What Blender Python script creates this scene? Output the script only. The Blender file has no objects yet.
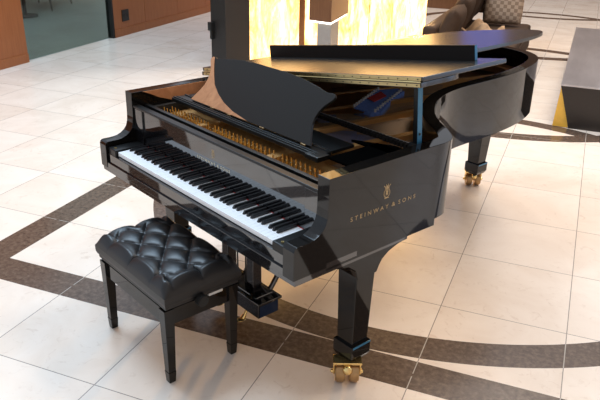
import bpy, bmesh, math, random
from mathutils import Vector, Matrix
random.seed(7)
S = bpy.context.scene
COL = S.collection
PI = math.pi

# ------------------------------------------------------------------ materials
class N:
    def __init__(s, name):
        s.m = bpy.data.materials.new(name); s.m.use_nodes = True
        s.t = s.m.node_tree; s.b = s.t.nodes['Principled BSDF']
    def n(s, typ, **kw):
        x = s.t.nodes.new(typ)
        for k, v in kw.items(): setattr(x, k, v)
        return x
    def l(s, a, b): s.t.links.new(a, b)
    def math(s, op, a, b=None, c=None):
        x = s.n('ShaderNodeMath', operation=op)
        for i, v in enumerate((a, b, c)):
            if v is None: continue
            if isinstance(v, (int, float)): x.inputs[i].default_value = v
            else: s.l(v, x.inputs[i])
        return x.outputs[0]
    def mix(s, f, a, b):
        x = s.n('ShaderNodeMix', data_type='RGBA')
        for k, v in ((0, f), (6, a), (7, b)):
            if isinstance(v, (int, float)): x.inputs[k].default_value = v
            elif isinstance(v, tuple): x.inputs[k].default_value = (*v, 1)
            else: s.l(v, x.inputs[k])
        return x.outputs[2]
    def noise(s, scale, detail=4, vec=None, rough=.55, dist=0):
        x = s.n('ShaderNodeTexNoise'); x.inputs['Scale'].default_value = scale
        x.inputs['Detail'].default_value = detail; x.inputs['Roughness'].default_value = rough
        x.inputs['Distortion'].default_value = dist
        if vec is None:
            tc = s.n('ShaderNodeTexCoord'); vec = tc.outputs['Object']
        s.l(vec, x.inputs['Vector']); return x.outputs['Fac']
    def ramp(s, f, stops):
        x = s.n('ShaderNodeValToRGB'); e = x.color_ramp.elements
        while len(e) < len(stops): e.new(.5)
        for i, (p, c) in enumerate(stops): e[i].position = p; e[i].color = (*c, 1)
        s.l(f, x.inputs[0]); return x.outputs[0]
    def bump(s, h, strength=.2, dist=.01):
        x = s.n('ShaderNodeBump'); x.inputs['Strength'].default_value = strength
        x.inputs['Distance'].default_value = dist; s.l(h, x.inputs['Height'])
        s.l(x.outputs[0], s.b.inputs['Normal'])
    def set(s, **kw):
        for k, v in kw.items():
            k = {'base': 'Base Color', 'rough': 'Roughness', 'metal': 'Metallic', 'ior': 'IOR', 'spec': 'Specular IOR Level',
                 'coat': 'Coat Weight', 'sheen': 'Sheen Weight', 'emit': 'Emission Strength', 'ecol': 'Emission Color'}[k]
            i = s.b.inputs[k]
            if isinstance(v, (int, float)): i.default_value = v
            elif isinstance(v, tuple): i.default_value = (*v, 1)
            else: s.l(v, i)
        return s

def simple(name, base, rough=.5, metal=0., var=.12, scale=30, **kw):
    m = N(name)
    f = m.noise(scale)
    lo = tuple(c * (1 - var) for c in base); hi = tuple(min(1, c * (1 + var)) for c in base)
    m.set(base=m.mix(f, lo, hi), rough=rough, metal=metal, **kw)
    return m.m

LACQ = simple('black_lacquer', (.005, .005, .006), .035, var=.2, spec=1.0, ior=1.65)
LACQ_SIDE = simple('black_lacquer_case', (.005, .0045, .004), .04, var=.2, spec=.38)
SATIN = simple('satin_black', (.006, .006, .006), .30, var=.2, spec=.35)
DESKM = simple('music_desk_satin', (.016, .0145, .013), .34, var=.1, scale=400, spec=.2)
LIDM = simple('lid_lacquer', (.008, .007, .006), .24, var=.2, spec=1.0)
KEYW = simple('ivory_white', (.86, .87, .88), .25, var=.01)
KEYB = simple('ebony_black', (.006, .006, .007), .28, var=.2)
FELT = simple('red_felt', (.45, .03, .03), .9, scale=300)
BLUEFELT_REFL = simple('blue_felt_and_reflection', (.12, .22, .58), .9, var=.4, scale=60)  # hitch-pin felt, and the blue reflections painted in around the plate
BRASS = simple('brass', (.83, .60, .25), .22, 1.0, var=.1)
BRASSD = simple('brass_wheel', (.42, .26, .12), .35, .8, var=.3)
LIPM = simple('lip_black', (.008, .006, .005), .5, spec=.12)
STRING = simple('dark_string', (.20, .15, .10), .5, .6)
INLAY = simple('pale_inlay', (.75, .68, .52), .5)
HINGE = simple('hinge_brass', (.55, .42, .20), .35, 1.0, var=.1)
GOLDLEAF = simple('gold_inlay', (.42, .30, .15), .4, .3, var=.05)
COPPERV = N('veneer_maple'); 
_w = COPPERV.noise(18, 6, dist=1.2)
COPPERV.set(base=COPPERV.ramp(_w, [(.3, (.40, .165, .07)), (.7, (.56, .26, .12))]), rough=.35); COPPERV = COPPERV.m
PLATE = simple('bronze_plate', (.52, .27, .09), .40, .35, var=.2, scale=6)
PLATED = simple('bronze_plate_dark', (.25, .115, .045), .6, .0, var=.3, scale=8, spec=.15)
SOUNDB = simple('soundboard_spruce', (.17, .08, .035), .4, var=.3, scale=10)
STEEL = simple('string_steel', (.75, .74, .72), .4, .4)
COPW = simple('string_copper', (.62, .31, .12), .3, 1.0)
LEATH = N('black_leather')
_v = LEATH.n('ShaderNodeTexVoronoi'); _v.inputs['Scale'].default_value = 260
_tc = LEATH.n('ShaderNodeTexCoord'); LEATH.l(_tc.outputs['Object'], _v.inputs['Vector'])
LEATH.bump(_v.outputs['Distance'], .05, .001); LEATH.set(base=(.010, .010, .011), rough=.40, spec=.45); LEATH = LEATH.m
BLUE_REFL = simple('painted_blue_reflection', (.035, .17, .30), .3, .2, var=.1)  # colour stands in for blue light reflected on right-facing faces
BLUE_REFL_DARK = simple('lacquer_blue_reflection', (.008, .02, .05), .12)  # lacquer tinted with the blue reflection on the lyre box
DARKM = simple('dark_metal', (.03, .03, .03), .35, .6)
COLD = simple('column_charcoal', (.014, .0125, .0115), .5, var=.08, scale=20)
MB = simple('flat_black', (.0015, .0015, .0015), .8, spec=.0)
BLK = simple('matte_black', (.006, .006, .006), .6)

def wood_panel(name, a, b, rough=.42):
    m = N(name); tc = m.n('ShaderNodeTexCoord'); mp = m.n('ShaderNodeMapping')
    mp.inputs['Scale'].default_value = (30, 30, 1.5); m.l(tc.outputs['Object'], mp.inputs['Vector'])
    f = m.noise(3, 5, mp.outputs[0], dist=.5)
    m.set(base=m.ramp(f, [(.3, a), (.7, b)]), rough=rough); return m.m
WOOD = wood_panel('wall_wood', (.26, .082, .024), (.34, .118, .038))
BROWNBOX = wood_panel('bronze_brown_panel', (.13, .055, .022), (.19, .085, .035), .35)

def steel_top():
    m = N('brushed_steel'); tc = m.n('ShaderNodeTexCoord'); mp = m.n('ShaderNodeMapping')
    mp.inputs['Scale'].default_value = (2, .4, 2); m.l(tc.outputs['Object'], mp.inputs['Vector'])
    f = m.noise(3, 5, mp.outputs[0])
    m.set(base=m.ramp(f, [(.3, (.42, .40, .41)), (.7, (.60, .58, .59))]), rough=.28, metal=.8); return m.m
STEELT = steel_top()
GREYBOX = simple('grey_metal_panel', (.34, .33, .31), .4, .3)

def floor_mat():
    m = N('marble_tile_floor'); g = .612
    tc = m.n('ShaderNodeTexCoord'); sp = m.n('ShaderNodeSeparateXYZ'); m.l(tc.outputs['Object'], sp.inputs[0])
    X, Y = sp.outputs[0], sp.outputs[1]
    u = m.math('DIVIDE', m.math('SUBTRACT', X, .169), g); v = m.math('DIVIDE', m.math('SUBTRACT', Y, 3.089), g)
    fu, fv = m.math('FLOOR', u), m.math('FLOOR', v)
    cb = m.n('ShaderNodeCombineXYZ'); m.l(fu, cb.inputs[0]); m.l(fv, cb.inputs[1])
    wn = m.n('ShaderNodeTexWhiteNoise'); m.l(cb.outputs[0], wn.inputs[0]); tv = wn.outputs['Value']
    # marble clouding, shifted tile by tile
    off = m.n('ShaderNodeVectorMath', operation='MULTIPLY_ADD'); m.l(wn.outputs['Color'], off.inputs[0])
    off.inputs[1].default_value = (9, 9, 9); m.l(tc.outputs['Object'], off.inputs[2])
    n1 = m.noise(2.2, 6, off.outputs[0], .6, .8); n2 = m.noise(14, 5, off.outputs[0], .65, 1.5)
    c = m.ramp(n1, [(.3, (.66, .555, .465)), (.55, (.73, .64, .555)), (.75, (.765, .69, .615))])
    sp2 = m.ramp(n2, [(.30, (.55, .42, .33)), (.42, (1, 1, 1))])
    mm = m.n('ShaderNodeMix', data_type='RGBA', blend_type='MULTIPLY'); mm.inputs[0].default_value = .30
    m.l(c, mm.inputs[6]); m.l(sp2, mm.inputs[7])
    c = m.mix(m.math('MULTIPLY', tv, .35), mm.outputs[2], (.80, .73, .66))
    # grout
    def near(w, wid):
        fr = m.math('FRACT', w); d = m.math('MINIMUM', fr, m.math('SUBTRACT', 1., fr))
        return m.math('LESS_THAN', d, wid / g)
    gr = m.math('MAXIMUM', near(u, .0022), near(v, .0022))
    def inr(w, a, b): return m.math('MULTIPLY', m.math('GREATER_THAN', w, a), m.math('LESS_THAN', w, b))
    # straight inlaid bands and chain of ring bands
    band = m.math('MAXIMUM', inr(Y, 2.376, 2.578), m.math('MULTIPLY', inr(X, -3.0, -2.797), m.math('LESS_THAN', Y, 5.2)))
    for cy in (4.74, 8.15, 11.7, 15.3):
        for cx, in ((-.78,),):
            dx = m.math('SUBTRACT', X, cx); dy = m.math('SUBTRACT', Y, cy)
            dx = m.math('MULTIPLY', dx, m.math('ADD', 1., m.math('MULTIPLY', m.math('LESS_THAN', dx, 0.), .06))) if cy == 4.74 else dx
            if cy == 4.74: dy = m.math('MULTIPLY', dy, m.math('ADD', 1., m.math('MULTIPLY', m.math('GREATER_THAN', dy, 0.), .105)))
            r = m.math('SQRT', m.math('ADD', m.math('MULTIPLY', dx, dx), m.math('MULTIPLY', dy, dy)))
            band = m.math('MAXIMUM', band, inr(r, 1.985, 2.16))
    bn = m.noise(38, 6, tc.outputs['Object'], .7)
    bn2 = m.noise(3, 3, tc.outputs['Object'])
    bc = m.ramp(bn, [(.28, (.048, .030, .021)), (.5, (.098, .066, .048)), (.75, (.18, .13, .098))])
    gr = m.math('MULTIPLY', gr, m.math('SUBTRACT', 1., m.math('MULTIPLY', inr(X, -2.95, -2.85), near(u, .01))))
    gr = m.math('MULTIPLY', gr, m.math('SUBTRACT', 1., m.math('MULTIPLY', inr(Y, 2.376, 2.578), near(v, .01))))
    c = m.mix(band, c, bc)
    c = m.mix(m.math('MULTIPLY', gr, .82), c, m.mix(band, (.16, .14, .13), (.45, .42, .38)))
    m.set(base=c, rough=m.math('ADD', .13, m.math('MULTIPLY', n1, .12)), spec=.6)
    return m.m
FLOORM = floor_mat()

def onyx_mat():
    m = N('backlit_onyx'); tc = m.n('ShaderNodeTexCoord'); mp = m.n('ShaderNodeMapping')
    mp.inputs['Scale'].default_value = (1.6, 1.6, .55); m.l(tc.outputs['Object'], mp.inputs['Vector'])
    n1 = m.noise(2.6, 8, mp.outputs[0], .62, 1.4); n2 = m.noise(9, 6, mp.outputs[0], .6, 2.0)
    f = m.math('ADD', m.math('MULTIPLY', n1, .7), m.math('MULTIPLY', n2, .3))
    c = m.ramp(f, [(.36, (.26, .09, .02)), (.43, (.46, .22, .055)), (.52, (.66, .38, .14)), (.64, (.90, .60, .29))])
    m.set(base=(.5, .35, .15), rough=.2, ecol=c, emit=5.2); return m.m
ONYX = onyx_mat()

def weave(name, a, b, scale):
    m = N(name); tc = m.n('ShaderNodeTexCoord'); ck = m.n('ShaderNodeTexChecker'); ck.inputs['Scale'].default_value = scale
    m.l(tc.outputs['Object'], ck.inputs['Vector']); f = m.noise(60)
    m.set(base=m.mix(m.math('ADD', m.math('MULTIPLY', ck.outputs['Fac'], .7), m.math('MULTIPLY', f, .3)), a, b), rough=.9)
    m.bump(ck.outputs['Fac'], .3, .01); return m.m
SOFAM = simple('brown_velvet', (.052, .030, .018), .8, var=.25, scale=15, spec=.2)
PILM = weave('woven_check_fabric', (.42, .31, .22), (.20, .13, .085), 22)
THROWM = simple('fleece_cream_brown', (.36, .23, .13), .9, var=.6, scale=22)

# ------------------------------------------------------------------ mesh building
class M:
    def __init__(s): s.bm = bmesh.new()
    def _add(s, b, bevel=0, seg=2):
        if bevel: bmesh.ops.bevel(b, geom=b.edges[:], offset=bevel, segments=seg, profile=.6, affect='EDGES', clamp_overlap=True)
        me = bpy.data.meshes.new('t'); b.to_mesh(me); b.free(); s.bm.from_mesh(me); bpy.data.meshes.remove(me); return s
    def box(s, a, b, bevel=0, seg=2, top=None):
        t = bmesh.new(); x0, y0, z0 = a; x1, y1, z1 = b
        vs = [t.verts.new(p) for p in ((x0,y0,z0),(x1,y0,z0),(x1,y1,z0),(x0,y1,z0),(x0,y0,z1),(x1,y0,z1),(x1,y1,z1),(x0,y1,z1))]
        for f in ((0,3,2,1),(4,5,6,7),(0,1,5,4),(1,2,6,5),(2,3,7,6),(3,0,4,7)): t.faces.new([vs[i] for i in f])
        return s._add(t, bevel, seg)
    def hexa(s, lo, hi, bevel=0):     # two quads, corner order matching
        t = bmesh.new(); vs = [t.verts.new(p) for p in (*lo, *hi)]
        for f in ((0,3,2,1),(4,5,6,7),(0,1,5,4),(1,2,6,5),(2,3,7,6),(3,0,4,7)): t.faces.new([vs[i] for i in f])
        bmesh.ops.recalc_face_normals(t, faces=t.faces[:])
        return s._add(t, bevel)
    def prism(s, poly, axis, a, b, bevel=0, seg=2):   # axis 0: poly (y,z); 1: (x,z); 2: (x,y)
        t = bmesh.new()
        def P(p, h): return {0: (h, p[0], p[1]), 1: (p[0], h, p[1]), 2: (p[0], p[1], h)}[axis]
        A = [t.verts.new(P(p, a)) for p in poly]; B = [t.verts.new(P(p, b)) for p in poly]; n = len(poly)
        t.faces.new(A); t.faces.new(B[::-1])
        for i in range(n): t.faces.new((A[i], B[i], B[(i+1) % n], A[(i+1) % n]))
        bmesh.ops.recalc_face_normals(t, faces=t.faces[:])
        return s._add(t, bevel, seg)
    def wall(s, outer, inner, z0, z1, bevel=0):       # strip wall between two paths
        t = bmesh.new(); n = len(outer); L = []
        for o, i in zip(outer, inner):
            L.append([t.verts.new((o[0], o[1], z0)), t.verts.new((o[0], o[1], z1)), t.verts.new((i[0], i[1], z1)), t.verts.new((i[0], i[1], z0))])
        for k in range(n-1):
            for j in range(4): t.faces.new((L[k][j], L[k][(j+1) % 4], L[k+1][(j+1) % 4], L[k+1][j]))
        t.faces.new(L[0]); t.faces.new(L[-1][::-1])
        bmesh.ops.recalc_face_normals(t, faces=t.faces[:])
        if bevel:
            es = [e for e in t.edges if all(abs(v.co.z - z1) < 1e-6 for v in e.verts)]
            bmesh.ops.bevel(t, geom=es, offset=bevel, segments=2, profile=.6, affect='EDGES', clamp_overlap=True)
        return s._add(t)
    def cyl(s, p, q, r, r2=None, seg=16, bevel=0):
        p, q = Vector(p), Vector(q); d = q - p; t = bmesh.new()
        bmesh.ops.create_cone(t, cap_ends=True, segments=seg, radius1=r, radius2=r if r2 is None else r2, depth=d.length)
        rot = d.to_track_quat('Z', 'Y').to_matrix().to_4x4()
        bmesh.ops.transform(t, matrix=Matrix.Translation((p+q)/2) @ rot, verts=t.verts[:])
        if bevel:
            es = [e for e in t.edges if len(e.link_faces) == 2 and any(len(f.verts) > 4 for f in e.link_faces)]
            bmesh.ops.bevel(t, geom=es, offset=bevel, segments=2, affect='EDGES')
        return s._add(t)
    def tube(s, pts, r, seg=8):
        for a, b in zip(pts, pts[1:]): s.cyl(a, b, r, seg=seg)
        return s
    def ball(s, c, r, sc=(1, 1, 1), seg=16):
        t = bmesh.new(); bmesh.ops.create_uvsphere(t, u_segments=seg, v_segments=seg//2, radius=r)
        bmesh.ops.transform(t, matrix=Matrix.Translation(c) @ Matrix.Diagonal((*sc, 1)), verts=t.verts[:]); return s._add(t)
    def grid(s, f, nu, nv, close=None):
        t = bmesh.new(); V = [[t.verts.new(f(i/nu, j/nv)) for j in range(nv+1)] for i in range(nu+1)]
        for i in range(nu):
            for j in range(nv): t.faces.new((V[i][j], V[i+1][j], V[i+1][j+1], V[i][j+1]))
        return s._add(t)
    def xf(s, mat): bmesh.ops.transform(s.bm, matrix=mat, verts=s.bm.verts[:]); return s
    def build(s, name, mat, parent=None, smooth=35):
        me = bpy.data.meshes.new(name); s.bm.to_mesh(me); s.bm.free(); me.materials.append(mat)
        if smooth:
            me.shade_smooth(); me.set_sharp_from_angle(angle=math.radians(smooth))
        o = bpy.data.objects.new(name, me); COL.objects.link(o)
        if smooth:
            wn = o.modifiers.new('wn', 'WEIGHTED_NORMAL'); wn.keep_sharp = True; wn.weight = 100
        if parent: o.parent = parent
        return o

def tag(o, label, cat, group=None, kind=None):
    if label: o['label'] = label
    if cat: o['category'] = cat
    if group: o['group'] = group
    if kind: o['kind'] = kind
    return o
def thing(name, loc, rz, label, cat, group=None):
    o = bpy.data.objects.new(name, None); COL.objects.link(o); o.location = loc; o.rotation_euler = (0, 0, rz)
    o.empty_display_size = .1
    return tag(o, label, cat, group)
def struct(o): o['kind'] = 'structure'; return o

def text_mesh(name, body, size, mat, parent, matrix, width=None, ext=.0004, spacing=1.0):
    cu = bpy.data.curves.new(name, 'FONT'); cu.body = body; cu.size = size; cu.extrude = ext; cu.align_x = 'CENTER'; cu.space_character = spacing
    t = bpy.data.objects.new(name + '_c', cu); COL.objects.link(t)
    bpy.context.view_layer.update()
    dg = bpy.context.evaluated_depsgraph_get(); me = bpy.data.meshes.new_from_object(t.evaluated_get(dg))
    bpy.data.objects.remove(t)
    if width:
        xs = [v.co.x for v in me.vertices]; k = width / (max(xs) - min(xs))
        me.transform(Matrix.Diagonal((k, 1, 1, 1)))
    me.transform(matrix); me.materials.clear(); me.materials.append(mat)
    o = bpy.data.objects.new(name, me); COL.objects.link(o); o.parent = parent; return o

# ------------------------------------------------------------------ floor
m = M(); m.box((-6.2, -4, -.05), (9, 24, 0)); fl = struct(m.build('floor', FLOORM, smooth=0))

# ------------------------------------------------------------------ grand piano
PX, PY, PR = -1.4834, 2.3653, math.radians(-26.7535)
P = thing('grand_piano', (PX, PY, 0), PR, 'glossy black concert grand piano with half-open lid and music desk up', 'piano')
W = .756; HR = .995
def smooth_path(pts, n=6):
    out = []
    for i in range(len(pts)-1):
        p0 = Vector(pts[max(i-1, 0)]); p1 = Vector(pts[i]); p2 = Vector(pts[i+1]); p3 = Vector(pts[min(i+2, len(pts)-1)])
        for k in range(n):
            t = k/n
            out.append(tuple(.5*((2*p1)+(-p0+p2)*t+(2*p0-5*p1+4*p2-p3)*t*t+(-p0+3*p1-3*p2+p3)*t**3)))
    out.append(tuple(pts[-1])); return out
curve = [(.756,.60),(.756,.72),(.756,.80),(.735,.865),(.66,.935),(.53,1.025),(.405,1.15),(.315,1.30),(.262,1.45),(.240,1.60),(.236,1.80),(.230,2.0),(.208,2.2),(.165,2.39),(.10,2.56),(.01,2.675),(-.12,2.745),(-.30,2.765),(-.50,2.75),(-.66,2.69),(-.735,2.58),(-.756,2.42)]
outer = [(.756, .1375)] + smooth_path(curve, 5) + [(-.756, 1.8), (-.756, 1.0), (-.756, .1375)]
def offset(path, d):
    r = []
    for i, p in enumerate(path):
        a = Vector(path[max(i-1, 0)]); b = Vector(path[min(i+1, len(path)-1)]); t = (b-a).normalized(); r.append((p[0]-t.y*d, p[1]+t.x*d))
    return r
inner = offset(outer, .062); inner[0] = (.694, .1375); inner[-1] = (-.694, .1375)
m = M(); m.wall(outer, inner, .655, HR, bevel=.003); m.build('rim', LACQ_SIDE, P, 30)
# stepped lower moulding of the case
lo_o = offset(outer, .012); lo_i = offset(outer, .055)
lo_o = offset(outer, .0015); lo_i = offset(outer, .055)
k_ = [i for i, p in enumerate(outer) if p[1] <= .785 and p[0] > 0]
m = M(); m.wall([lo_o[i] for i in k_], [lo_i[i] for i in k_], .622, .6545); m.build('lower_moulding', LACQ_SIDE, P, 30)
k_ = [i for i, p in enumerate(outer) if p[0] < -.75]
m = M(); m.wall([lo_o[i] for i in k_], [lo_i[i] for i in k_], .622, .6545); m.build('lower_moulding', LACQ_SIDE, P, 30)
# inner rim maple veneer on the bass side (curved lower edge where the dark liner meets it)
ven = [(.20,.992),(.235,.978),(.29,.950),(.36,.926),(.45,.918),(.545,.921),(.60,.945),(.60,.992)]
m = M(); m.prism(ven, 0, -.694, -.690); o = m.build('inner_veneer', COPPERV, P); o['label'] = 'pale coppery maple veneer inside the bass rim'
# arms: s-curved cheeks at both ends of the keyboard
armp = [(-.026,.635),(-.026,.752),(-.022,.764),(-.012,.770),(.045,.7705),(.070,.774),(.094,.784),(.112,.797),(.125,.814),(.133,.838),(.136,.87),(.1365,.92),(.1365,HR),(.1385,HR),(.1385,.635)]
for sgn in (1, -1):
    m = M(); a, b = (.694*sgn, .756*sgn); m.prism(armp, 0, min(a, b), max(a, b), bevel=.0035); m.build('arm', LACQ_SIDE, P, 40)
    m = M(); a, b = sorted((.6150*sgn, .690*sgn))
    m.box((a, -.014, .69), (b, .148, .745), bevel=.006, seg=3); kb = m.build('key_block', SATIN, P)
    m = M(); m.cyl((.652*sgn, .008, .745), (.652*sgn, .008, .7475), .007); m.build('key_block_screw', BRASS, kb)
# keybed
m = M(); m.box((-.7555, -.024, .632), (.7555, .30, .664), bevel=.002); m.box((-.754, -.018, .610), (.754, .60, .632)); m.build('keybed', LACQ, P)
m = M(); m.box((-.62, .36, .50), (.06, .44, .615), bevel=.003); m.build('support_beam', LACQ_SIDE, P)
m = M(); m.box((-.692, -.016, .664), (.692, .004, .712), bevel=.003); m.build('key_slip', LACQ, P)
m = M(); m.prism([(-.60,.30),(.60,.30),(.60,.86),(.10,1.25),(.02,2.3),(-.60,2.3)], 2, .625, .66)
m.build('bottom_beam', BLK, P)
# keys
kw = 1.225/52
for i in range(52):
    x = -.6125 + kw*i
    m = M(); m.box((x+.0005, 0, .715), (x+kw-.0005, .150, .7355), bevel=.0012, seg=2); m.build('white_key', KEYW, P)
blacks = []
for i in range(51):
    n = (i + 5) % 7      # A0 first: A=5
    if n in (0, 1, 3, 4, 5): blacks.append((i, {0: -.0015, 1: .0015, 3: -.002, 4: 0, 5: .002}[n]))
for i, dx in blacks:
    xc = -.6125 + kw*(i+1) + dx; w0, w1 = .0062, .0052
    m = M(); m.hexa([(xc-w0,.050,.7355),(xc+w0,.050,.7355),(xc+w0,.1495,.7355),(xc-w0,.1495,.7355)],
                    [(xc-w1,.058,.7495),(xc+w1,.058,.7495),(xc+w1,.1495,.7495),(xc-w1,.1495,.7495)], bevel=.0012)
    m.build('black_key', KEYB, P)
m = M(); m.box((-.6145, .1495, .720), (.6145, .1535, .7368)); m.build('key_felt', FELT, P)
# fallboard
fb = [(.1535,.728),(.1535,.842),(.1545,.85),(.158,.915),(.165,.915),(.185,.85),(.185,.728)]
m = M(); m.prism([(.152,.7385),(.152,.918),(.172,.918),(.172,.7385)], 0, -.6935, .6935, bevel=.0015); fbo = m.build('fallboard', LACQ, P)
m = M(); m.box((-.6935, .1405, .920), (.6935, .176, .932), bevel=.004, seg=4); m.build('fallboard_lip', SATIN, P)
for sgn in (1, -1):
    a, b = sorted((.615*sgn, .6935*sgn)); m = M(); m.box((a, .144, .745), (b, .152, .918), bevel=.002); m.build('fallboard_end', LACQ, P)
RX = Matrix.Rotation(PI/2, 4, 'X')

def lettering(name, size, parent, base, width, spacing):
    for body, cxx, w_ in (('STEINWAY', -.218, .565), ('&', .145, .052), ('SONS', .362, .276)):
        text_mesh(name, body, size, INLAY if 'fall' in name else GOLDLEAF, parent, base @ Matrix.Translation((cxx*width, 0, 0)), width=w_*width, spacing=spacing)
def lyre_emblem(parent, name, mat4, s):
    # a lyre outline with crossed strings and pedestal, built in local (x,z)
    m = M(); r = .055*s
    def arc(pts): m.tube([(x*s, 0, z*s) for x, z in pts], r, 6)
    for k in (1, -1):
        arc([(k*.10,-.75),(k*.42,-.55),(k*.55,-.25),(k*.50,.05),(k*.34,.35),(k*.30,.62),(k*.48,.86),(k*.62,.92)])
    arc([(-.34,.55),(.34,.55)])
    for k in (-.16, 0, .16): arc([(k,-.45),(k,.85)])
    arc([(0,.55),(-.18,1.05)]); arc([(0,.55),(.2,1.08)])
    arc([(-.42,-.82),(.42,-.82)]); arc([(-.2,-.72),(.2,-.72)])
    arc([(-.16,-.1),(0,.12),(.16,-.1),(0,-.3),(-.16,-.1)])
    m.xf(mat4); return m.build(name, GOLDLEAF, parent)
lettering('fallboard_lettering', .0185, fbo, Matrix.Translation((-.005, .1514, .816)) @ RX, .252, 1.55)
lyre_emblem(fbo, 'lyre_emblem', Matrix.Translation((-.004, .1518, .868)) @ Matrix.Diagonal((1, .25, 1, 1)), .020)
# side lettering on the treble rim
rim = [o for o in P.children if o.name.startswith('rim')][0]
SM = Matrix.Rotation(PI/2, 4, 'Z')
lettering('side_lettering', .025, rim, Matrix.Translation((.7565, .438, .793)) @ SM @ RX, .372, 1.75)
lyre_emblem(rim, 'lyre_emblem', Matrix.Translation((.7565, .448, .865)) @ SM @ Matrix.Diagonal((1, .15, 1, 1)), .031)

# --- interior: plate, soundboard, pins, strings
inn = offset(outer, .063)
tail_in = [p for p in inn if p[1] > .20]
poly_sb = [(.693, .20)] + [p for p in tail_in] + [(-.693, .20)]
m = M(); m.prism(poly_sb, 2, .80, .815); m.build('soundboard', SOUNDB, P, 0)
# pin block part of plate
m = M(); m.box((-.685, .225, .815), (.685, .47, .868), bevel=.004); plate = m.build('plate', PLATE, P)
def at(px, z):  return px
def slab(pts, z0, z1, name, mat, parent, bevel=.003):
    m = M(); m.prism(pts, 2, z0, z1, bevel=bevel); return m.build(name, mat, parent)
# rear flange of the plate following the rim
fl_o = offset(outer, .066); fl_i = offset(outer, .17)
sel = [i for i, p in enumerate(outer) if p[1] > .62]
m = M(); m.wall([fl_o[i] for i in sel], [fl_i[i] for i in sel], .84, .885); m.build('plate_flange', PLATED, plate, 30)
# broad web near the treble bend with sound holes
web = [(.60,.83),(.56,.90),(.45,.99),(.33,1.12),(.24,1.27),(.18,1.45),(.165,1.8),(.05,1.75),(-.02,1.5),(.05,1.2),(.12,1.06),(.20,.93),(.30,.83)]
w_o = slab(web, .855, .878, 'plate_web', PLATED, plate, .006)
for (x, y, r) in ((.355,.915,.042),(.46,.87,.03),(.20,1.2,.035),(.10,1.42,.03)):
    m = M(); n = 20
    for k in range(n):
        a0, a1 = 2*PI*k/n, 2*PI*(k+1)/n
        m.cyl((x+r*math.cos(a0), y+r*math.sin(a0), .88), (x+r*math.cos(a1), y+r*math.sin(a1), .88), .007, seg=6)
    m.build('web_hole_rim', PLATE, plate)
    m = M(); m.cyl((x, y, .8785), (x, y, .8795), r-.004, seg=24); m.build('sound_hole', BLK, plate)
# struts
def strut(a, b, w0, w1, name='plate_strut', z0=.85, z1=.915, mat=PLATE):
    a, b = Vector(a), Vector(b); d = (b-a).normalized(); n = Vector((-d.y, d.x))
    q = [a+n*w0, a-n*w0, b-n*w1, b+n*w1]
    return slab([tuple(v) for v in q], z0, z1, name, mat, plate, .004)
strut((-.46,.47), (.02,2.45), .016, .012)
strut((-.20,.47), (.13,1.9), .018, .014)
strut((.10,.47), (.20,1.40), .020, .014)
strut((.36,.47), (.43,1.02), .022, .016)
strut((-.02,.66), (.12,1.05), .030, .045, z0=.86, z1=.885)
strut((.05,1.05), (.28,1.24), .020, .012, z1=.89)
# string bands
def strings(name, A0, A1, B0, B1, n, z, r, mat):
    m = M()
    for k in range(n):
        t = k/(n-1); a = [A0[i]*(1-t)+A1[i]*t for i in (0, 1)]; b = [B0[i]*(1-t)+B1[i]*t for i in (0, 1)]
        m.cyl((*a, z), (*b, z), r, seg=4)
    o = m.build(name, mat, P, 0); o['kind'] = 'stuff'; return o
strings('bass_strings', (-.66,.46), (-.30,.46), (-.20,1.38), (.06,1.03), 26, .912, .0022, COPW)
strings('bass_strings', (-.66,.46), (-.50,.46), (-.58,2.2), (-.20,1.40), 20, .910, .0020, COPW)
strings('tenor_strings', (-.28,.46), (.08,.46), (-.25,2.1), (.12,1.55), 40, .896, .0010, STRING)
strings('treble_strings', (.12,.46), (.34,.46), (.22,1.22), (.40,.98), 30, .896, .0010, STRING)
strings('treble_strings', (.38,.46), (.64,.46), (.46,.94), (.62,.72), 30, .896, .0010, STRING)
# hitch-pin area: blue cloth with red felt and two rows of pins
hz = .918
hp = [(-.02,1.04),(.09,1.05),(.115,1.10),(.00,1.30),(-.08,1.50),(-.15,1.52),(-.20,1.38),(-.10,1.20)]
slab(hp, .88, hz, 'hitch_cloth', BLUEFELT_REFL, plate, .003)['label'] = 'blue cloth under the string ends'
slab([(-.10,1.22),(-.03,1.20),(-.07,1.34),(-.15,1.38)], hz, hz+.004, 'hitch_felt', FELT, plate, .001)
for A, B in (((-.03,1.05), (-.19,1.40)), ((.10,1.07), (-.09,1.48))):
    for k in range(12):
        t = k/11; x = A[0]*(1-t)+B[0]*t; y = A[1]*(1-t)+B[1]*t
        m = M(); m.cyl((x, y, hz), (x, y, hz+.016), .006, seg=8); m.build('hitch_pin', STEEL, plate)
for q in ([(-.06,.83),(.005,.90),(-.06,.95),(-.14,.86)], [(.00,.60),(.22,.77),(.20,.84),(.12,.76)], [(.11,.70),(.20,.62),(.30,.74),(.22,.80)], [(.22,.80),(.30,.74),(.38,.80),(.30,.86)]):
    slab(q, .868, .889, 'plate_blue_reflection', BLUEFELT_REFL, plate, .002)  # blue patches painted in for sky light reflected off strings and soundboard
# damper row (one black bar of heads)
m = M()
m.box((-.66, .79, .914), (.60, .803, .920))
for k in range(60):
    x = -.64 + k*.0207; m.box((x, .782, .912), (x+.015, .812, .932), bevel=.002)
m.build('damper_row', BLK, P)
m = M(); m.box((-.66, .816, .926), (.58, .820, .930)); m.build('damper_rail', STEEL, P)
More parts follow.
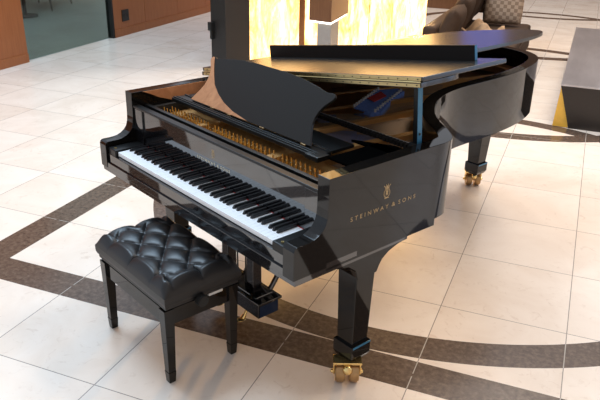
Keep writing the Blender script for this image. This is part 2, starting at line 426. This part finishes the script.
# tuning pins in staggered rows
xs = [-.63 + i*.0295 for i in range(44)]
for r_, yy in enumerate((.285, .325)):
    for i, x in enumerate(xs):
        if .215 < x < .25 or -.30 < x < -.255: continue
        xx = x + (.014 if r_ else 0)
        m = M(); m.cyl((xx, yy, .866), (xx, yy-.004, .912), .0045, .0036, seg=8); m.cyl((xx, yy, .866), (xx, yy, .876), .0075, .006, seg=8)
        m.build('tuning_pin', BRASS, P)
for x0, x1 in ((-.335,-.30), (.205,.255)):
    m = M(); m.box((x0, .235, .866), (x1, .46, .895), bevel=.004); m.build('plate_bar', PLATE, plate)
m = M(); m.box((-.20, .232, .868), (-.045, .258, .886), bevel=.002); m.build('plate_nameplate', HINGE, plate)
m = M(); m.box((.50,.25,.867), (.66,.33,.874), bevel=.002); m.build('felt_pad', COPPERV, plate)
# wooden rail behind the fallboard
m = M(); m.box((-.693, .205, .86), (.693, .228, .928), bevel=.004); m.build('front_rail', SATIN, P)
m = M(); m.box((-.693, .178, .80), (.693, .205, .885)); m.build('action_cover', BLK, P)
m = M(); m.box((-.689, .20, .86), (-.66, .62, .914), bevel=.003); m.build('desk_runner', BLK, P)
m = M(); m.box((.655, .20, .86), (.689, .62, .942), bevel=.003); m.build('desk_runner', BLK, P)
# --- music desk on its sliding tray
m = M(); m.box((-.625, .325, .938), (.47, .415, .958), bevel=.004); m.box((-.63, .43, .940), (.46, .56, .954), bevel=.003)
m.box((-.62,.332,.958), (.46,.340,.964), bevel=.002); m.box((-.62,.350,.958), (.46,.356,.963), bevel=.002); m.box((-.62,.40,.958), (.46,.408,.963), bevel=.002)
m.box((.42,.31,.938), (.50,.38,.962), bevel=.006)
tray = m.build('desk_tray', SATIN, P)
m = M(); m.box((.50, .37, .942), (.655, .66, .952), bevel=.003); m.prism([(.40,.60),(.655,.60),(.655,.69),(.58,.69)], 2, .942, .952); m.build('desk_tray_pad', MB, P)
dy0, dz0, lean = .372, .966, math.radians(35)
DM = Matrix.Translation((-.063, dy0, dz0)) @ Matrix.Rotation(-(lean), 4, 'X')
half = [(.45,0),(.432,.03),(.415,.06),(.402,.09),(.398,.12),(.403,.15),(.415,.176),(.435,.200),(.447,.214),(.452,.228),(.444,.240),(.425,.242),(.405,.238),(.385,.240),(.33,.251),(.22,.266),(.10,.272)]
dpoly = half + [(-x, z) for x, z in half[::-1]]
m = M(); m.prism(dpoly, 1, 0, .013, bevel=.0025); m.xf(DM); desk = m.build('music_desk', DESKM, P)
# coppery patch with a curved edge on the bass side of the desk
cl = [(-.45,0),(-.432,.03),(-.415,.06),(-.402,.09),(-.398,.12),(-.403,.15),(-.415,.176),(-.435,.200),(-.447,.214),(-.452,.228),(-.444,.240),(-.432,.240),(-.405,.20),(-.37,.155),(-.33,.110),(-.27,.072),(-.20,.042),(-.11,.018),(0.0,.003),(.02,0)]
m = M(); m.prism([(x*.998+.0005, z) for x, z in cl], 1, -.003, -.0004); m.xf(DM); o = m.build('desk_copper_patch', COPPERV, desk); o['label'] = 'coppery corner of the music desk'
for x in (-.34, -.20, .05, .33):
    m = M(); m.box((x, .366, .958), (x+.03, .372, .967), bevel=.001); m.build('desk_hinge', BRASSD, desk)

# --- lid: hinged on the bass spine, propped low
LA = math.radians(9.3); HX, HZ = -.762, 1.004
LM = Matrix.Translation((HX, 0, HZ)) @ Matrix.Rotation(-LA, 4, 'Y')
lo = [(p[0]-HX, p[1]) for p in offset(outer, -.012) if p[1] > .62]
lid_poly = [(1.535, .605)] + lo + [(0.0, .605)]
lid_poly = [(max(0, x), y) for x, y in lid_poly]
ded = [lid_poly[0]]
for q in lid_poly[1:]:
    if (Vector(q)-Vector(ded[-1])).length > .004: ded.append(q)
lid_poly = ded
m = M(); m.prism(lid_poly, 2, 0, .020, bevel=.002); m.xf(LM); lid = m.build('lid', LIDM, P)
m = M(); m.box((0.0, .612, .0235), (1.538, 1.165, .042), bevel=.003, seg=3); m.xf(LM); flap = m.build('lid_flap', LIDM, P)
m = M(); m.box((.015, 1.075, .042), (1.44, 1.093, .108), bevel=.0015); m.xf(LM); m.build('flap_lip', LIPM, flap)
m = M(); m.box((1.44, 1.076, .043), (1.4415, 1.092, .107)); m.xf(LM); o = m.build('lip_blue_reflection', BLUE_REFL, flap); o['label'] = 'blue reflection painted on the end face of the upright lip'  # end of the lip coloured with the reflected blue light
m = M(); m.box((.02, .6025, .003), (1.53, .6045, .016)); m.box((.02, .6095, .0265), (1.53, .6115, .040)); m.cyl((.02,.605,.0215), (1.53,.605,.0215), .0035, seg=10); m.xf(LM); hg = m.build('piano_hinge', HINGE, lid)
for k in range(30):
    for zz in (.010, .032):
        x = .05 + k*.0505; m = M(); m.cyl((x, .6085 if zz > .02 else .6015, zz), (x, .6075 if zz > .02 else .6005, zz), .0028, seg=8)
        m.xf(LM); m.build('hinge_screw', DARKM, hg)
# prop stick
m = M(); m.hexa([(.662,.695,.985),(.684,.695,.985),(.684,.725,.985),(.662,.725,.985)], [(.648,.685,1.235),(.670,.685,1.235),(.670,.715,1.235),(.648,.715,1.235)], bevel=.002)
stick = m.build('lid_prop', SATIN, P)
m = M(); m.hexa([(.6842,.696,.987),(.6855,.696,.987),(.6855,.724,.987),(.6842,.724,.987)], [(.6702,.686,1.233),(.6715,.686,1.233),(.6715,.714,1.233),(.6702,.714,1.233)])  # thin sheet on the prop coloured with the reflected blue light
o = m.build('prop_blue_reflection', BLUE_REFL, stick); o['label'] = 'blue reflection painted on the outer face of the lid prop'
m = M(); m.cyl((.6855,.7055,1.03), (.6872,.7055,1.03), .005); m.build('prop_screw', DARKM, stick)
m = M(); m.box((.645,.69,.93), (.694,.735,.988), bevel=.003); m.build('prop_socket', BLK, P)
m = M(); m.cyl((.655,.74,.965), (.655,.755,.965), .009); m.build('prop_knob', BRASS, P)

# --- legs
def leg(cx, cy, bx, by, co_=(.02, -.042)):
    l0 = [(cx-.045, cy-.045, .185), (cx+.045, cy-.045, .185), (cx+.045, cy+.045, .185), (cx-.045, cy+.045, .185)]
    l1 = [(bx[0], by[0], .61), (bx[1], by[0], .61), (bx[1], by[1], .61), (bx[0], by[1], .61)]
    m = M(); m.hexa(l0, l1, bevel=.004); L = m.build('leg', LACQ_SIDE, P)
    m = M(); m.hexa([(cx-.045, cy-.045, .106), (cx+.045, cy-.045, .106), (cx+.045, cy+.045, .106), (cx-.045, cy+.045, .106)],
                    [(cx-.056, cy-.056, .128), (cx+.056, cy-.056, .128), (cx+.056, cy+.056, .128), (cx-.056, cy+.056, .128)])
    m.box((cx-.056, cy-.056, .128), (cx+.056, cy+.056, .188), bevel=.003); m.build('leg_foot', LACQ_SIDE, L)
    m = M(); m.box((cx+.0565, cy-.050, .178), (cx+.058, cy+.054, .1875)); m.build('foot_trim', BLUE_REFL, L)  # blue glint painted along the top edge of the foot
    # double-wheel brass caster
    T = Matrix.Translation((cx+co_[0], cy+co_[1], 0)) @ Matrix.Rotation(math.radians(49), 4, 'Z')
    m = M(); m.box((-.062, -.032, .100), (.062, .032, .112), bevel=.004); m.cyl((0, 0, .06), (0, 0, .10), .020)
    m.box((-.060, -.014, .040), (-.052, .014, .106), bevel=.003); m.box((.052, -.014, .040), (.060, .014, .106), bevel=.003)
    m.ball((0, -.034, .078), .022); m.cyl((-.066, 0, .047), (.066, 0, .047), .009); m.ball((-.064, 0, .047), .008); m.ball((.064, 0, .047), .008)
    m.xf(T); c = m.build('caster', BRASS, L)
    for s in (-1, 1):
        m = M(); a, b = sorted((s*.010, s*.050))
        m.cyl((a, 0, .0465), (b, 0, .0465), .0465, seg=28, bevel=.006); m.xf(T); m.build('wheel', BRASSD, c)
    return L
L1 = leg(.698, .362, (.645, .7535), (.310, .420))
L2 = leg(-.698, .362, (-.7535, -.645), (.310, .420))
L3 = leg(-.27, 2.585, (-.33, -.20), (2.52, 2.65), (-.02, .01))
for L, s in ((L1, 1), (L2, -1)):
    br = [(.19,.632),(.60,.632),(.595,.612),(.54,.603),(.49,.588),(.455,.565),(.437,.54),(.425,.515),(.315,.515),(.300,.56),(.26,.592),(.20,.605)]
    m = M(); a, b = sorted((.60*s, .7535*s)); m.prism(br, 0, a, b, bevel=.003); m.build('leg_bracket', LACQ_SIDE, L)
# --- pedal lyre
m = M(); m.box((-.17, .215, .105), (.235, .335, .178), bevel=.004); m.box((-.185, .205, .178), (.250, .345, .192), bevel=.004); m.box((-.14,.225,.192), (.205,.325,.200), bevel=.004)
ly = m.build('pedal_lyre', LACQ, P)
m = M(); m.box((.2352,.222,.108), (.2366,.33,.176)); o = m.build('lyre_blue_sheen', BLUE_REFL_DARK, ly)  # thin sheet carrying the painted blue reflection of the box side
for x in (-.075, .125):
    m = M(); m.box((x-.026, .25, .20), (x+.026, .30, .612), bevel=.004); m.build('lyre_post', LACQ, ly)
for x in (-.005, .06):
    m = M(); m.cyl((x, .275, .20), (x, .275, .612), .004, seg=8); m.build('pedal_rod', DARKM, ly)
for x in (-.03, .17):
    m = M(); m.cyl((x, .335, .19), (x+.02, .62, .612), .013, seg=10); m.build('lyre_brace', LACQ, ly)
for x in (-.06, .03, .12):
    m = M(); pts = [(x, .25, .095), (x, .232, .088), (x, .22, .070), (x, .208, .055)]
    for a, b, w in zip(pts, pts[1:], (.010, .014, .021)):
        m.cyl(a, b, w*.55, w*.6, seg=10)
    m.ball((x, .20, .052), .016, (1.1, 1.6, .4)); m.build('pedal', BRASS, ly)

# ------------------------------------------------------------------ bench
B = thing('piano_bench', (0, 0, 0), PR, 'black tufted leather piano bench with four lacquered legs', 'bench')
c, s_ = math.cos(PR), math.sin(PR); bx, by = -.018, -.105
B.location = (PX + c*bx - s_*by, PY + s_*bx + c*by, 0)
hx, hy = .305, .190
def seat_top(u, v):
    x = (u*2-1); y = (v*2-1)
    # rounded-rectangle footprint
    X = x*hx; Y = y*hy
    edge = min(1, max(0, (1-abs(x))*hx/.045)); edy = min(1, max(0, (1-abs(y))*hy/.045))
    rim_ = (math.sin(edge*PI/2)*math.sin(edy*PI/2))**.55
    a, b = .092, .070
    p = X/a; q = Y/b
    def tuft(p, q):
        s1 = abs(math.sin(PI*(p+q)/1.0*.5*1.0)); s2 = abs(math.sin(PI*(p-q)*.5))
        return (s1*s2)**.32, (s1, s2)
    inside = min(1, max(0, (hx-.05-abs(X))/.03)) * min(1, max(0, (hy-.045-abs(Y))/.03))
    t, _ = tuft(p*1.0, q*1.0)
    # borders: creases run square to the edge
    bx_ = abs(math.sin(PI*p*.5))**.35; by_ = abs(math.sin(PI*(q)*.5))**.35
    if abs(X) > hx-.085 and abs(X)/hx > abs(Y)/hy: tb = abs(math.sin(PI*q/2))**.4
    else: tb = abs(math.sin(PI*p/2))**.4
    h = (t*inside + tb*(1-inside))
    z = .436 + .052*rim_ + .026*h*min(1., edge*1.3)*min(1., edy*1.3) - .012*min(edge, edy)
    return X, Y, z
m = M(); m.grid(seat_top, 130, 90)
# side skirt closes the cushion
ring = [seat_top(i/130, 0) for i in range(130)] + [seat_top(1, j/90) for j in range(90)] + [seat_top(1-i/130, 1) for i in range(130)] + [seat_top(0, 1-j/90) for j in range(91)]
def skirt(u, v):
    x, y, z = ring[round(u*440)]
    return x*(1-.02*v**6), y*(1-.03*v**6), z*(1-v)+.393*v
m.grid(skirt, 440, 4)
m.box((-hx*.96, -hy*.95, .376), (hx*.96, hy*.95, .394))
bmesh.ops.remove_doubles(m.bm, verts=m.bm.verts[:], dist=.0005)
cush = m.build('cushion', LEATH, B, 60)
for i in range(-2, 3):
    for j in range(-2, 3):
        if (i+j) % 2: continue
        x, y = i*.092, j*.070
        if abs(x) > hx-.04 or abs(y) > hy-.0: continue
        if abs(y) > hy-.01: continue
        m = M(); m.ball((x, y, .467), .009, (1, 1, .5)); m.build('button', LEATH, cush)
fx, fy = .262, .160
for sx in (-1, 1):
    for sy in (-1, 1):
        cx, cy = sx*fx, sy*fy; w = .024
        m = M(); m.hexa([(cx-.017,cy-.017,.055),(cx+.017,cy-.017,.055),(cx+.017,cy+.017,.055),(cx-.017,cy+.017,.055)],
                        [(cx-w,cy-w,.365),(cx+w,cy-w,.365),(cx+w,cy+w,.365),(cx-w,cy+w,.365)], bevel=.002)
        m.hexa([(cx-.015,cy-.015,0),(cx+.015,cy-.015,0),(cx+.015,cy+.015,0),(cx-.015,cy+.015,0)],
               [(cx-.0185,cy-.0185,.055),(cx+.0185,cy-.0185,.055),(cx+.0185,cy+.0185,.055),(cx-.0185,cy+.0185,.055)], bevel=.002)
        m.build('leg', LACQ_SIDE, B)
for sy in (-1, 1):
    m = M(); m.box((-fx+.022, sy*fy-.011, .285), (fx-.022, sy*fy+.011, .358), bevel=.002); m.build('apron', LACQ_SIDE, B)
for sx in (-1, 1):
    m = M(); m.box((sx*fx-.011, -fy+.022, .285), (sx*fx+.011, fy-.022, .358), bevel=.002); m.build('apron', LACQ_SIDE, B)
m = M()
for y in (-.12, .12):
    m.box((-.24, y-.008, .345), (.24, y+.008, .362)); m.box((-.24, y-.008, .366), (.24, y+.008, .376))
m.box((-.2,-.13,.350), (-.18,.13,.372)); m.box((.18,-.13,.350), (.2,.13,.372)); m.build('lift_frame', DARKM, B)
m = M(); m.cyl((.19, -.02, .372), (.295, -.02, .372), .006, seg=10); sp_ = m.build('spindle', STEEL, B)
m = M(); m.cyl((.295, -.02, .372), (.328, -.02, .372), .026, seg=24, bevel=.004); m.build('knob', BLK, sp_)
m = M(); m.box((.20, .03, .362), (.29, .10, .374), bevel=.002)
for k in range(5): m.cyl((.25, .04+k*.012, .368), (.295, .04+k*.012, .368), .003, seg=6)
m.build('lift_bracket', STEEL, B)

# ------------------------------------------------------------------ left wall
WX = -6.15
m = M(); m.box((WX-.12, 2, .10), (WX, 6.45, 3.0)); m.box((WX-.12, 8.17, .10), (WX, 8.935, 3.0)); m.box((WX-.12, 8.941, .10), (WX, 9.853, 3.0)); m.box((WX-.12, 9.859, .10), (WX, 10.76, 3.0)); m.box((WX-.12, 10.766, .10), (WX, 15, 3.0))
m.box((WX-.12, 8.17, .10), (WX-.01, 15, 3.0))
struct(m.build('wall_left', WOOD, smooth=0))
m = M(); m.box((WX-.12, 2, 0), (WX+.012, 6.45, .105), bevel=.003); m.box((WX-.12, 8.17, 0), (WX+.012, 15, .105), bevel=.003); struct(m.build('baseboard_left', WOOD))
def glass():
    m = N('green_grey_glass'); t = m.t
    tr = m.n('ShaderNodeBsdfTransparent'); tr.inputs[0].default_value = (.58, .64, .60, 1)
    gl = m.n('ShaderNodeBsdfGlossy'); gl.inputs['Roughness'].default_value = .02; gl.inputs[0].default_value = (.9, 1, .97, 1)
    mx = m.n('ShaderNodeMixShader'); mx.inputs[0].default_value = .10
    m.l(tr.outputs[0], mx.inputs[1]); m.l(gl.outputs[0], mx.inputs[2]); m.l(mx.outputs[0], t.nodes['Material Output'].inputs[0]); return m.m
m = M(); m.box((WX-.05, 6.45, 0.01), (WX-.04, 8.13, 3.0)); struct(m.build('window_1', glass(), smooth=0))
m = M(); m.box((WX-.09, 8.13, 0), (WX+.004, 8.17, 3.0), bevel=.003); struct(m.build('trim_1', BLK))
CARP = simple('grey_green_stone', (.33, .365, .345), .35, var=.35, scale=1.4)
m = M(); m.box((-12.5, 3, -.05), (-6.2, 16, 0)); struct(m.build('floor_2', CARP, smooth=0))
m = M(); m.box((-12.6, 3, 0), (-12.5, 16, 3)); struct(m.build('wall_back', WOOD, smooth=0))
# far wall behind everything, with an added unseen blue screen
m = M(); m.box((-12.5, 20, 0), (9, 20.2, 6)); struct(m.build('wall_far', wood_panel('far_wall_wood', (.10, .045, .02), (.15, .07, .03)), smooth=0))
BLUE_GLOW = N('blue_glow'); BLUE_GLOW.set(base=(.02, .04, .1), ecol=(.12, .16, .70), emit=1.6)  # blue glow added out of view to put a blue patch on the lid
scn = thing('wall_glow_panel', (-3.0, 19.95, 0), 0, 'unseen blue screen on the far brown wall', 'glow_panel')
m = M(); m.box((-.60, 0, .55), (.60, .04, 2.3), bevel=.01); m.build('glow_frame', BLK, scn)
m = M(); m.box((-.56, -.01, .6), (.56, -.0005, 2.25)); m.build('glow_face', BLUE_GLOW.m, scn)
# outlet
m = M(); m.box((WX, 8.36, .20), (WX+.012, 8.52, .36), bevel=.004); o = tag(m.build('wall_socket', DARKM), 'dark square wall socket plate on the wood panelling', 'socket')
m = M()
for y in (8.40, 8.48): m.cyl((WX+.012, y, .28), (WX+.0135, y, .28), .022)
m.build('socket_face', BLK, o)
# chair seen through the glass
ch = thing('lounge_chair', (-8.95, 9.95, 0), .3, 'dark chair with slim splayed legs behind the glass wall', 'chair')
m = M(); m.box((-.30, -.45, .36), (.30, .45, .46), bevel=.03); m.build('seat', BLK, ch)
m = M(); m.box((-.34, -.42, .44), (-.25, .42, .9), bevel=.03); m.build('backrest', BLK, ch)
for x in (-.24, .26):
    for y in (-.36, .36):
        m = M(); m.cyl((x*1.25, y*1.2, 0), (x, y, .38), .013, .022, seg=8); m.build('leg', BLK, ch)
st = thing('side_stool', (-8.5, 8.98, 0), 0, 'low dark stool on a round foot behind the glass, left of the chair', 'stool')
m = M(); m.cyl((0,0,0), (0,0,.025), .20, seg=24); m.build('base', BLK, st)
m = M(); m.cyl((0,0,.02), (0,0,.46), .03, seg=12); m.build('post', BLK, st)
m = M(); m.cyl((0,0,.46), (0,0,.52), .24, seg=24, bevel=.01); m.build('seat', BLK, st)

# ------------------------------------------------------------------ onyx wall, column
O0 = Vector((-3.70, 7.77)); OD = Vector((.438, .899)).normalized(); oang = math.atan2(OD.y, OD.x)
OR = Matrix.Translation((O0.x, O0.y, 0)) @ Matrix.Rotation(oang, 4, 'Z')   # local x along the wall, -y towards the piano
segs = [(-.16, .655), (.775, 1.965), (1.99, 2.455), (2.475, 2.868), (2.882, 3.245)]
names = ['widest backlit onyx panel, right beside the charcoal column', 'backlit onyx panel behind the brown display plinth',
         'backlit onyx panel just right of the one behind the plinth', 'narrow backlit onyx panel, second from the sofa end', 'narrow backlit onyx panel at the sofa end of the row']
for (a, b), lb in zip(segs, names):
    m = M(); m.box((a, -.0, .0), (b, .06, 6.0), bevel=.003)
    o = m.build('onyx_panel', ONYX); o.matrix_world = OR; tag(o, lb, 'lit panel', 'backlit onyx panels')
m = M(); m.box((.655, .02, 0), (.775, .10, 6.0)); m.box((1.965, .01, 0), (1.99, .1, 6.0)); m.box((2.455, .01, 0), (2.475, .1, 6.0)); m.box((2.868, .01, 0), (2.882, .1, 6.0)); m.box((-.16,.06,0), (3.245,.30,6.0))
o = struct(m.build('wall_onyx', BROWNBOX)); o.matrix_world = OR
m = M(); m.box((-.52, -.02, 0), (-.162, .28, 6.0), bevel=.004)
cl_ = m.build('column', COLD); cl_.matrix_world = OR; tag(cl_, 'charcoal square column at the end of the onyx wall', 'column')
m = M(); m.box((-.575, .20, .40), (-.522, .27, .50), bevel=.004); m.box((-.555, .215, .30), (-.522, .255, .40), bevel=.003)
o = m.build('wall_bracket', DARKM); o.matrix_world = OR; tag(o, 'small dark fitting mounted on the side of the charcoal column', 'fitting')
# display plinth
pl = thing('display_plinth', (-2.661, 7.468, 0), 0, 'brown box plinth on a narrow grey base in front of the onyx', 'plinth')
# near corner at the origin; local x runs along the onyx wall, y away from the camera side
m = M(); m.prism([(0,0),(-.06,.78),(-.36,.82),(-.293,.066)], 2, .60, 1.7, bevel=.003); m.build('body', BROWNBOX, pl)
m = M(); m.prism([(-.01,.03),(-.02,.33),(-.20,.36),(-.19,.07)], 2, 0, .5795, bevel=.003); m.build('base', GREYBOX, pl)
LEDM = N('led_strip'); LEDM.set(base=(1, 1, 1), ecol=(1, .95, .85), emit=4.); LEDM = LEDM.m
m = M(); m.prism([(-.01,.01),(-.07,.76),(-.34,.80),(-.28,.075)], 2, .580, .5995); m.build('light_strip', LEDM, pl)
# far dark console
m = M(); m.box((-3.4, 13.4, 0), (-1.6, 13.8, .5), bevel=.01); m.box((-3.45, 13.35, .5), (-1.55, 13.85, .55), bevel=.005)
tag(m.build('console', BROWNBOX), 'low brown wooden console far behind the sofa', 'console')

# ------------------------------------------------------------------ sofa
so = thing('sofa', (-1.12, 8.75, 0), 0, 'brown velvet sofa behind the piano tail', 'sofa')
m = M(); m.box((-.5, -1.20, .06), (.44, 1.31, .30), bevel=.02); m.build('frame', SOFAM, so)
m = M()
for x in (-.42, .38):
    for y in (-1.12, 1.22): m.cyl((x, y, 0), (x, y, .08), .025, seg=10)
m.build('feet', BLK, so)
m = M(); m.box((-.52, -1.20, .06), (-.36, 1.31, .64), bevel=.05, seg=4); m.build('back', SOFAM, so)
m = M(); m.box((-.5, 1.10, .06), (.43, 1.30, .36), bevel=.03, seg=3); m.build('armrest', SOFAM, so)
for y in (-1.18, -.03):
    m = M(); m.box((-.38, y, .29), (.43, y+1.12, .40), bevel=.04, seg=4); m.build('seat_cushion', SOFAM, so)
def cushion(name, mat, loc, rot, dims, label, cat, group=None, parent=None, puff=.5):
    w, h, t = dims; m = M()
    def f(s):
        def g(u, v):
            x, y = u*2-1, v*2-1; k = max(0, (1-x**4)*(1-y**4))**puff
            pin = 1-.08*(abs(x*y)**1.5) - .05*(1-abs(x))*abs(y) - .05*(1-abs(y))*abs(x)
            return x*w/2*pin, s*t/2*k, y*h/2*pin
        return g
    m.grid(f(1), 20, 20); m.grid(f(-1), 20, 20)
    bmesh.ops.remove_doubles(m.bm, verts=m.bm.verts[:], dist=.001); bmesh.ops.recalc_face_normals(m.bm, faces=m.bm.faces[:])
    o = m.build(name, mat, parent, 60); o.location = loc; o.rotation_euler = rot
    if label: tag(o, label, cat, group)
    return o
RZ = PI/2
for k, (y, zt) in enumerate(((-.92, .60), (-.34, .66), (.24, .70), (.80, .72))):
    cushion('back_cushion', SOFAM, (-.26, y, zt), (math.radians(18), 0, RZ), (.60, .52, .20), None, None, parent=so)
cushion('pillow', PILM, (-1.03, 9.52, .66), (math.radians(-12), 0, math.radians(6)), (.52, .50, .17), 'checked cream and brown pillow at the far end of the sofa, in front', 'pillow', 'checked pillows')
cushion('pillow', PILM, (-1.22, 9.80, .74), (math.radians(-8), 0, math.radians(-4)), (.52, .50, .16), 'checked cream and brown pillow leaning behind the other one', 'pillow', 'checked pillows')
m = M()
def throw(u, v):
    x, y = u*2-1, v*2-1
    return (-1.18+.26*x+.03*math.sin(9*y), 8.35+.42*y, .44+.06*math.sin(5*x+3*y)+.05*math.sin(11*y+2*x)+.05*(1-x*x))
m.grid(throw, 26, 40); o = m.build('throw_blanket', THROWM, None, 60); md = o.modifiers.new('thick', 'SOLIDIFY'); md.thickness = .02
tag(o, 'crumpled cream and brown throw lying on the sofa seat', 'blanket')

# ------------------------------------------------------------------ low steel table
tb = thing('coffee_table', (.45, 8.2, 0), 0, 'long low coffee table with brushed steel top and dark tapered base', 'table')
m = M(); m.box((-.565, -1.63, .385), (.75, 1.67, .402), bevel=.002); m.build('tabletop', STEELT, tb)
m = M(); m.prism([(-.565,.385),(.75,.385),(.66,.0),(-.44,.0)], 1, -1.63, -1.60); m.prism([(-.565,.385),(.75,.385),(.66,.0),(-.44,.0)], 1, 1.62, 1.65)
m.prism([(-.50,.385),(.70,.385),(.64,.0),(-.42,.0)], 1, -1.60, 1.62); m.build('base', simple('dark_bronze', (.035, .028, .024), .3, .5), tb)
m = M(); m.prism([(-.560,.384),(-.548,.384),(-.445,.004),(-.582,.004)], 1, -1.618, -1.603); o = m.build('side_panel', simple('amber_plain', (.85, .47, .06), .25), tb)  # even amber wedge just behind the dark front plate
o['label'] = 'amber panel beside the dark base'

# ------------------------------------------------------------------ lights
w = bpy.data.worlds.new('w'); S.world = w; w.use_nodes = True; nt = w.node_tree
bg = nt.nodes['Background']; tcw = nt.nodes.new('ShaderNodeTexCoord'); sx = nt.nodes.new('ShaderNodeSeparateXYZ')
nt.links.new(tcw.outputs['Generated'], sx.inputs[0])
rp = nt.nodes.new('ShaderNodeValToRGB'); nt.links.new(sx.outputs[0], rp.inputs[0])
mr = nt.nodes.new('ShaderNodeMapRange'); mr.inputs[1].default_value = -1; mr.inputs[2].default_value = 1; nt.links.new(sx.outputs[0], mr.inputs[0]); nt.links.new(mr.outputs[0], rp.inputs[0])
rp.color_ramp.elements[0].color = (.72, .84, 1.0, 1); rp.color_ramp.elements[1].color = (.62, .50, .42, 1)
nt.links.new(rp.outputs[0], bg.inputs[0]); bg.inputs[1].default_value = .95

def area(name, loc, target, size, energy, color, shape='RECTANGLE', sy=None):
    l = bpy.data.lights.new(name, 'AREA'); l.energy = energy; l.color = color; l.shape = shape; l.size = size; l.size_y = sy or size
    o = bpy.data.objects.new(name, l); COL.objects.link(o); o.location = loc
    o.rotation_euler = (Vector(target)-Vector(loc)).to_track_quat('-Z', 'Y').to_euler(); return o
area('daylight', (-4.2, 3.5, 6.6), (-2.9, 2.8, 0), 2.2, 350, (.62, .81, 1.0))
area('daylight_far', (-4.6, 7.5, 8.0), (-4.5, 6.5, 0), 3.0, 310, (.54, .77, 1.0))
area('ceiling_far', (.5, 11.0, 9.5), (.2, 9.5, 0), 3.0, 750, (1, .88, .76))
area('ceiling_warm', (1.5, 5.5, 5.0), (.3, 4.0, 0), 1.8, 140, (1, .84, .68))
sl = bpy.data.lights.new('wall_spot', 'SPOT'); sl.energy = 2600; sl.color = (1, .60, .24); sl.spot_size = math.radians(17); sl.spot_blend = .6; sl.shadow_soft_size = .12
so_ = bpy.data.objects.new('wall_spot', sl); COL.objects.link(so_); so_.location = (-2.35, 10.0, .95)
so_.rotation_euler = (Vector((-1.1, 2.95, 0))-so_.location).to_track_quat('-Z', 'Y').to_euler()
area('blue_window', (4.5, 6.0, 2.2), (-.5, 3.0, .8), 2.5, 30, (.25, .55, 1.0))

# ------------------------------------------------------------------ camera
cam = bpy.data.cameras.new('camera'); cam.sensor_width = 36; cam.lens = 41.416
co = bpy.data.objects.new('camera', cam); COL.objects.link(co)
r = Vector((.924807, .379903, .020135)); u = Vector((-.170921, .367627, .914132)); f = Vector((-.339879, .848837, -.404917))
mat = Matrix(((r.x, u.x, -f.x, 0), (r.y, u.y, -f.y, 0), (r.z, u.z, -f.z, 1.919), (0, 0, 0, 1)))
A_ = Vector((0,0,0)); co.matrix_world = mat
S.camera = co
S.view_settings.view_transform = 'Standard'; S.view_settings.look = 'None'; S.view_settings.gamma = 1; S.view_settings.use_curve_mapping = False
S.view_settings.exposure = 0.0
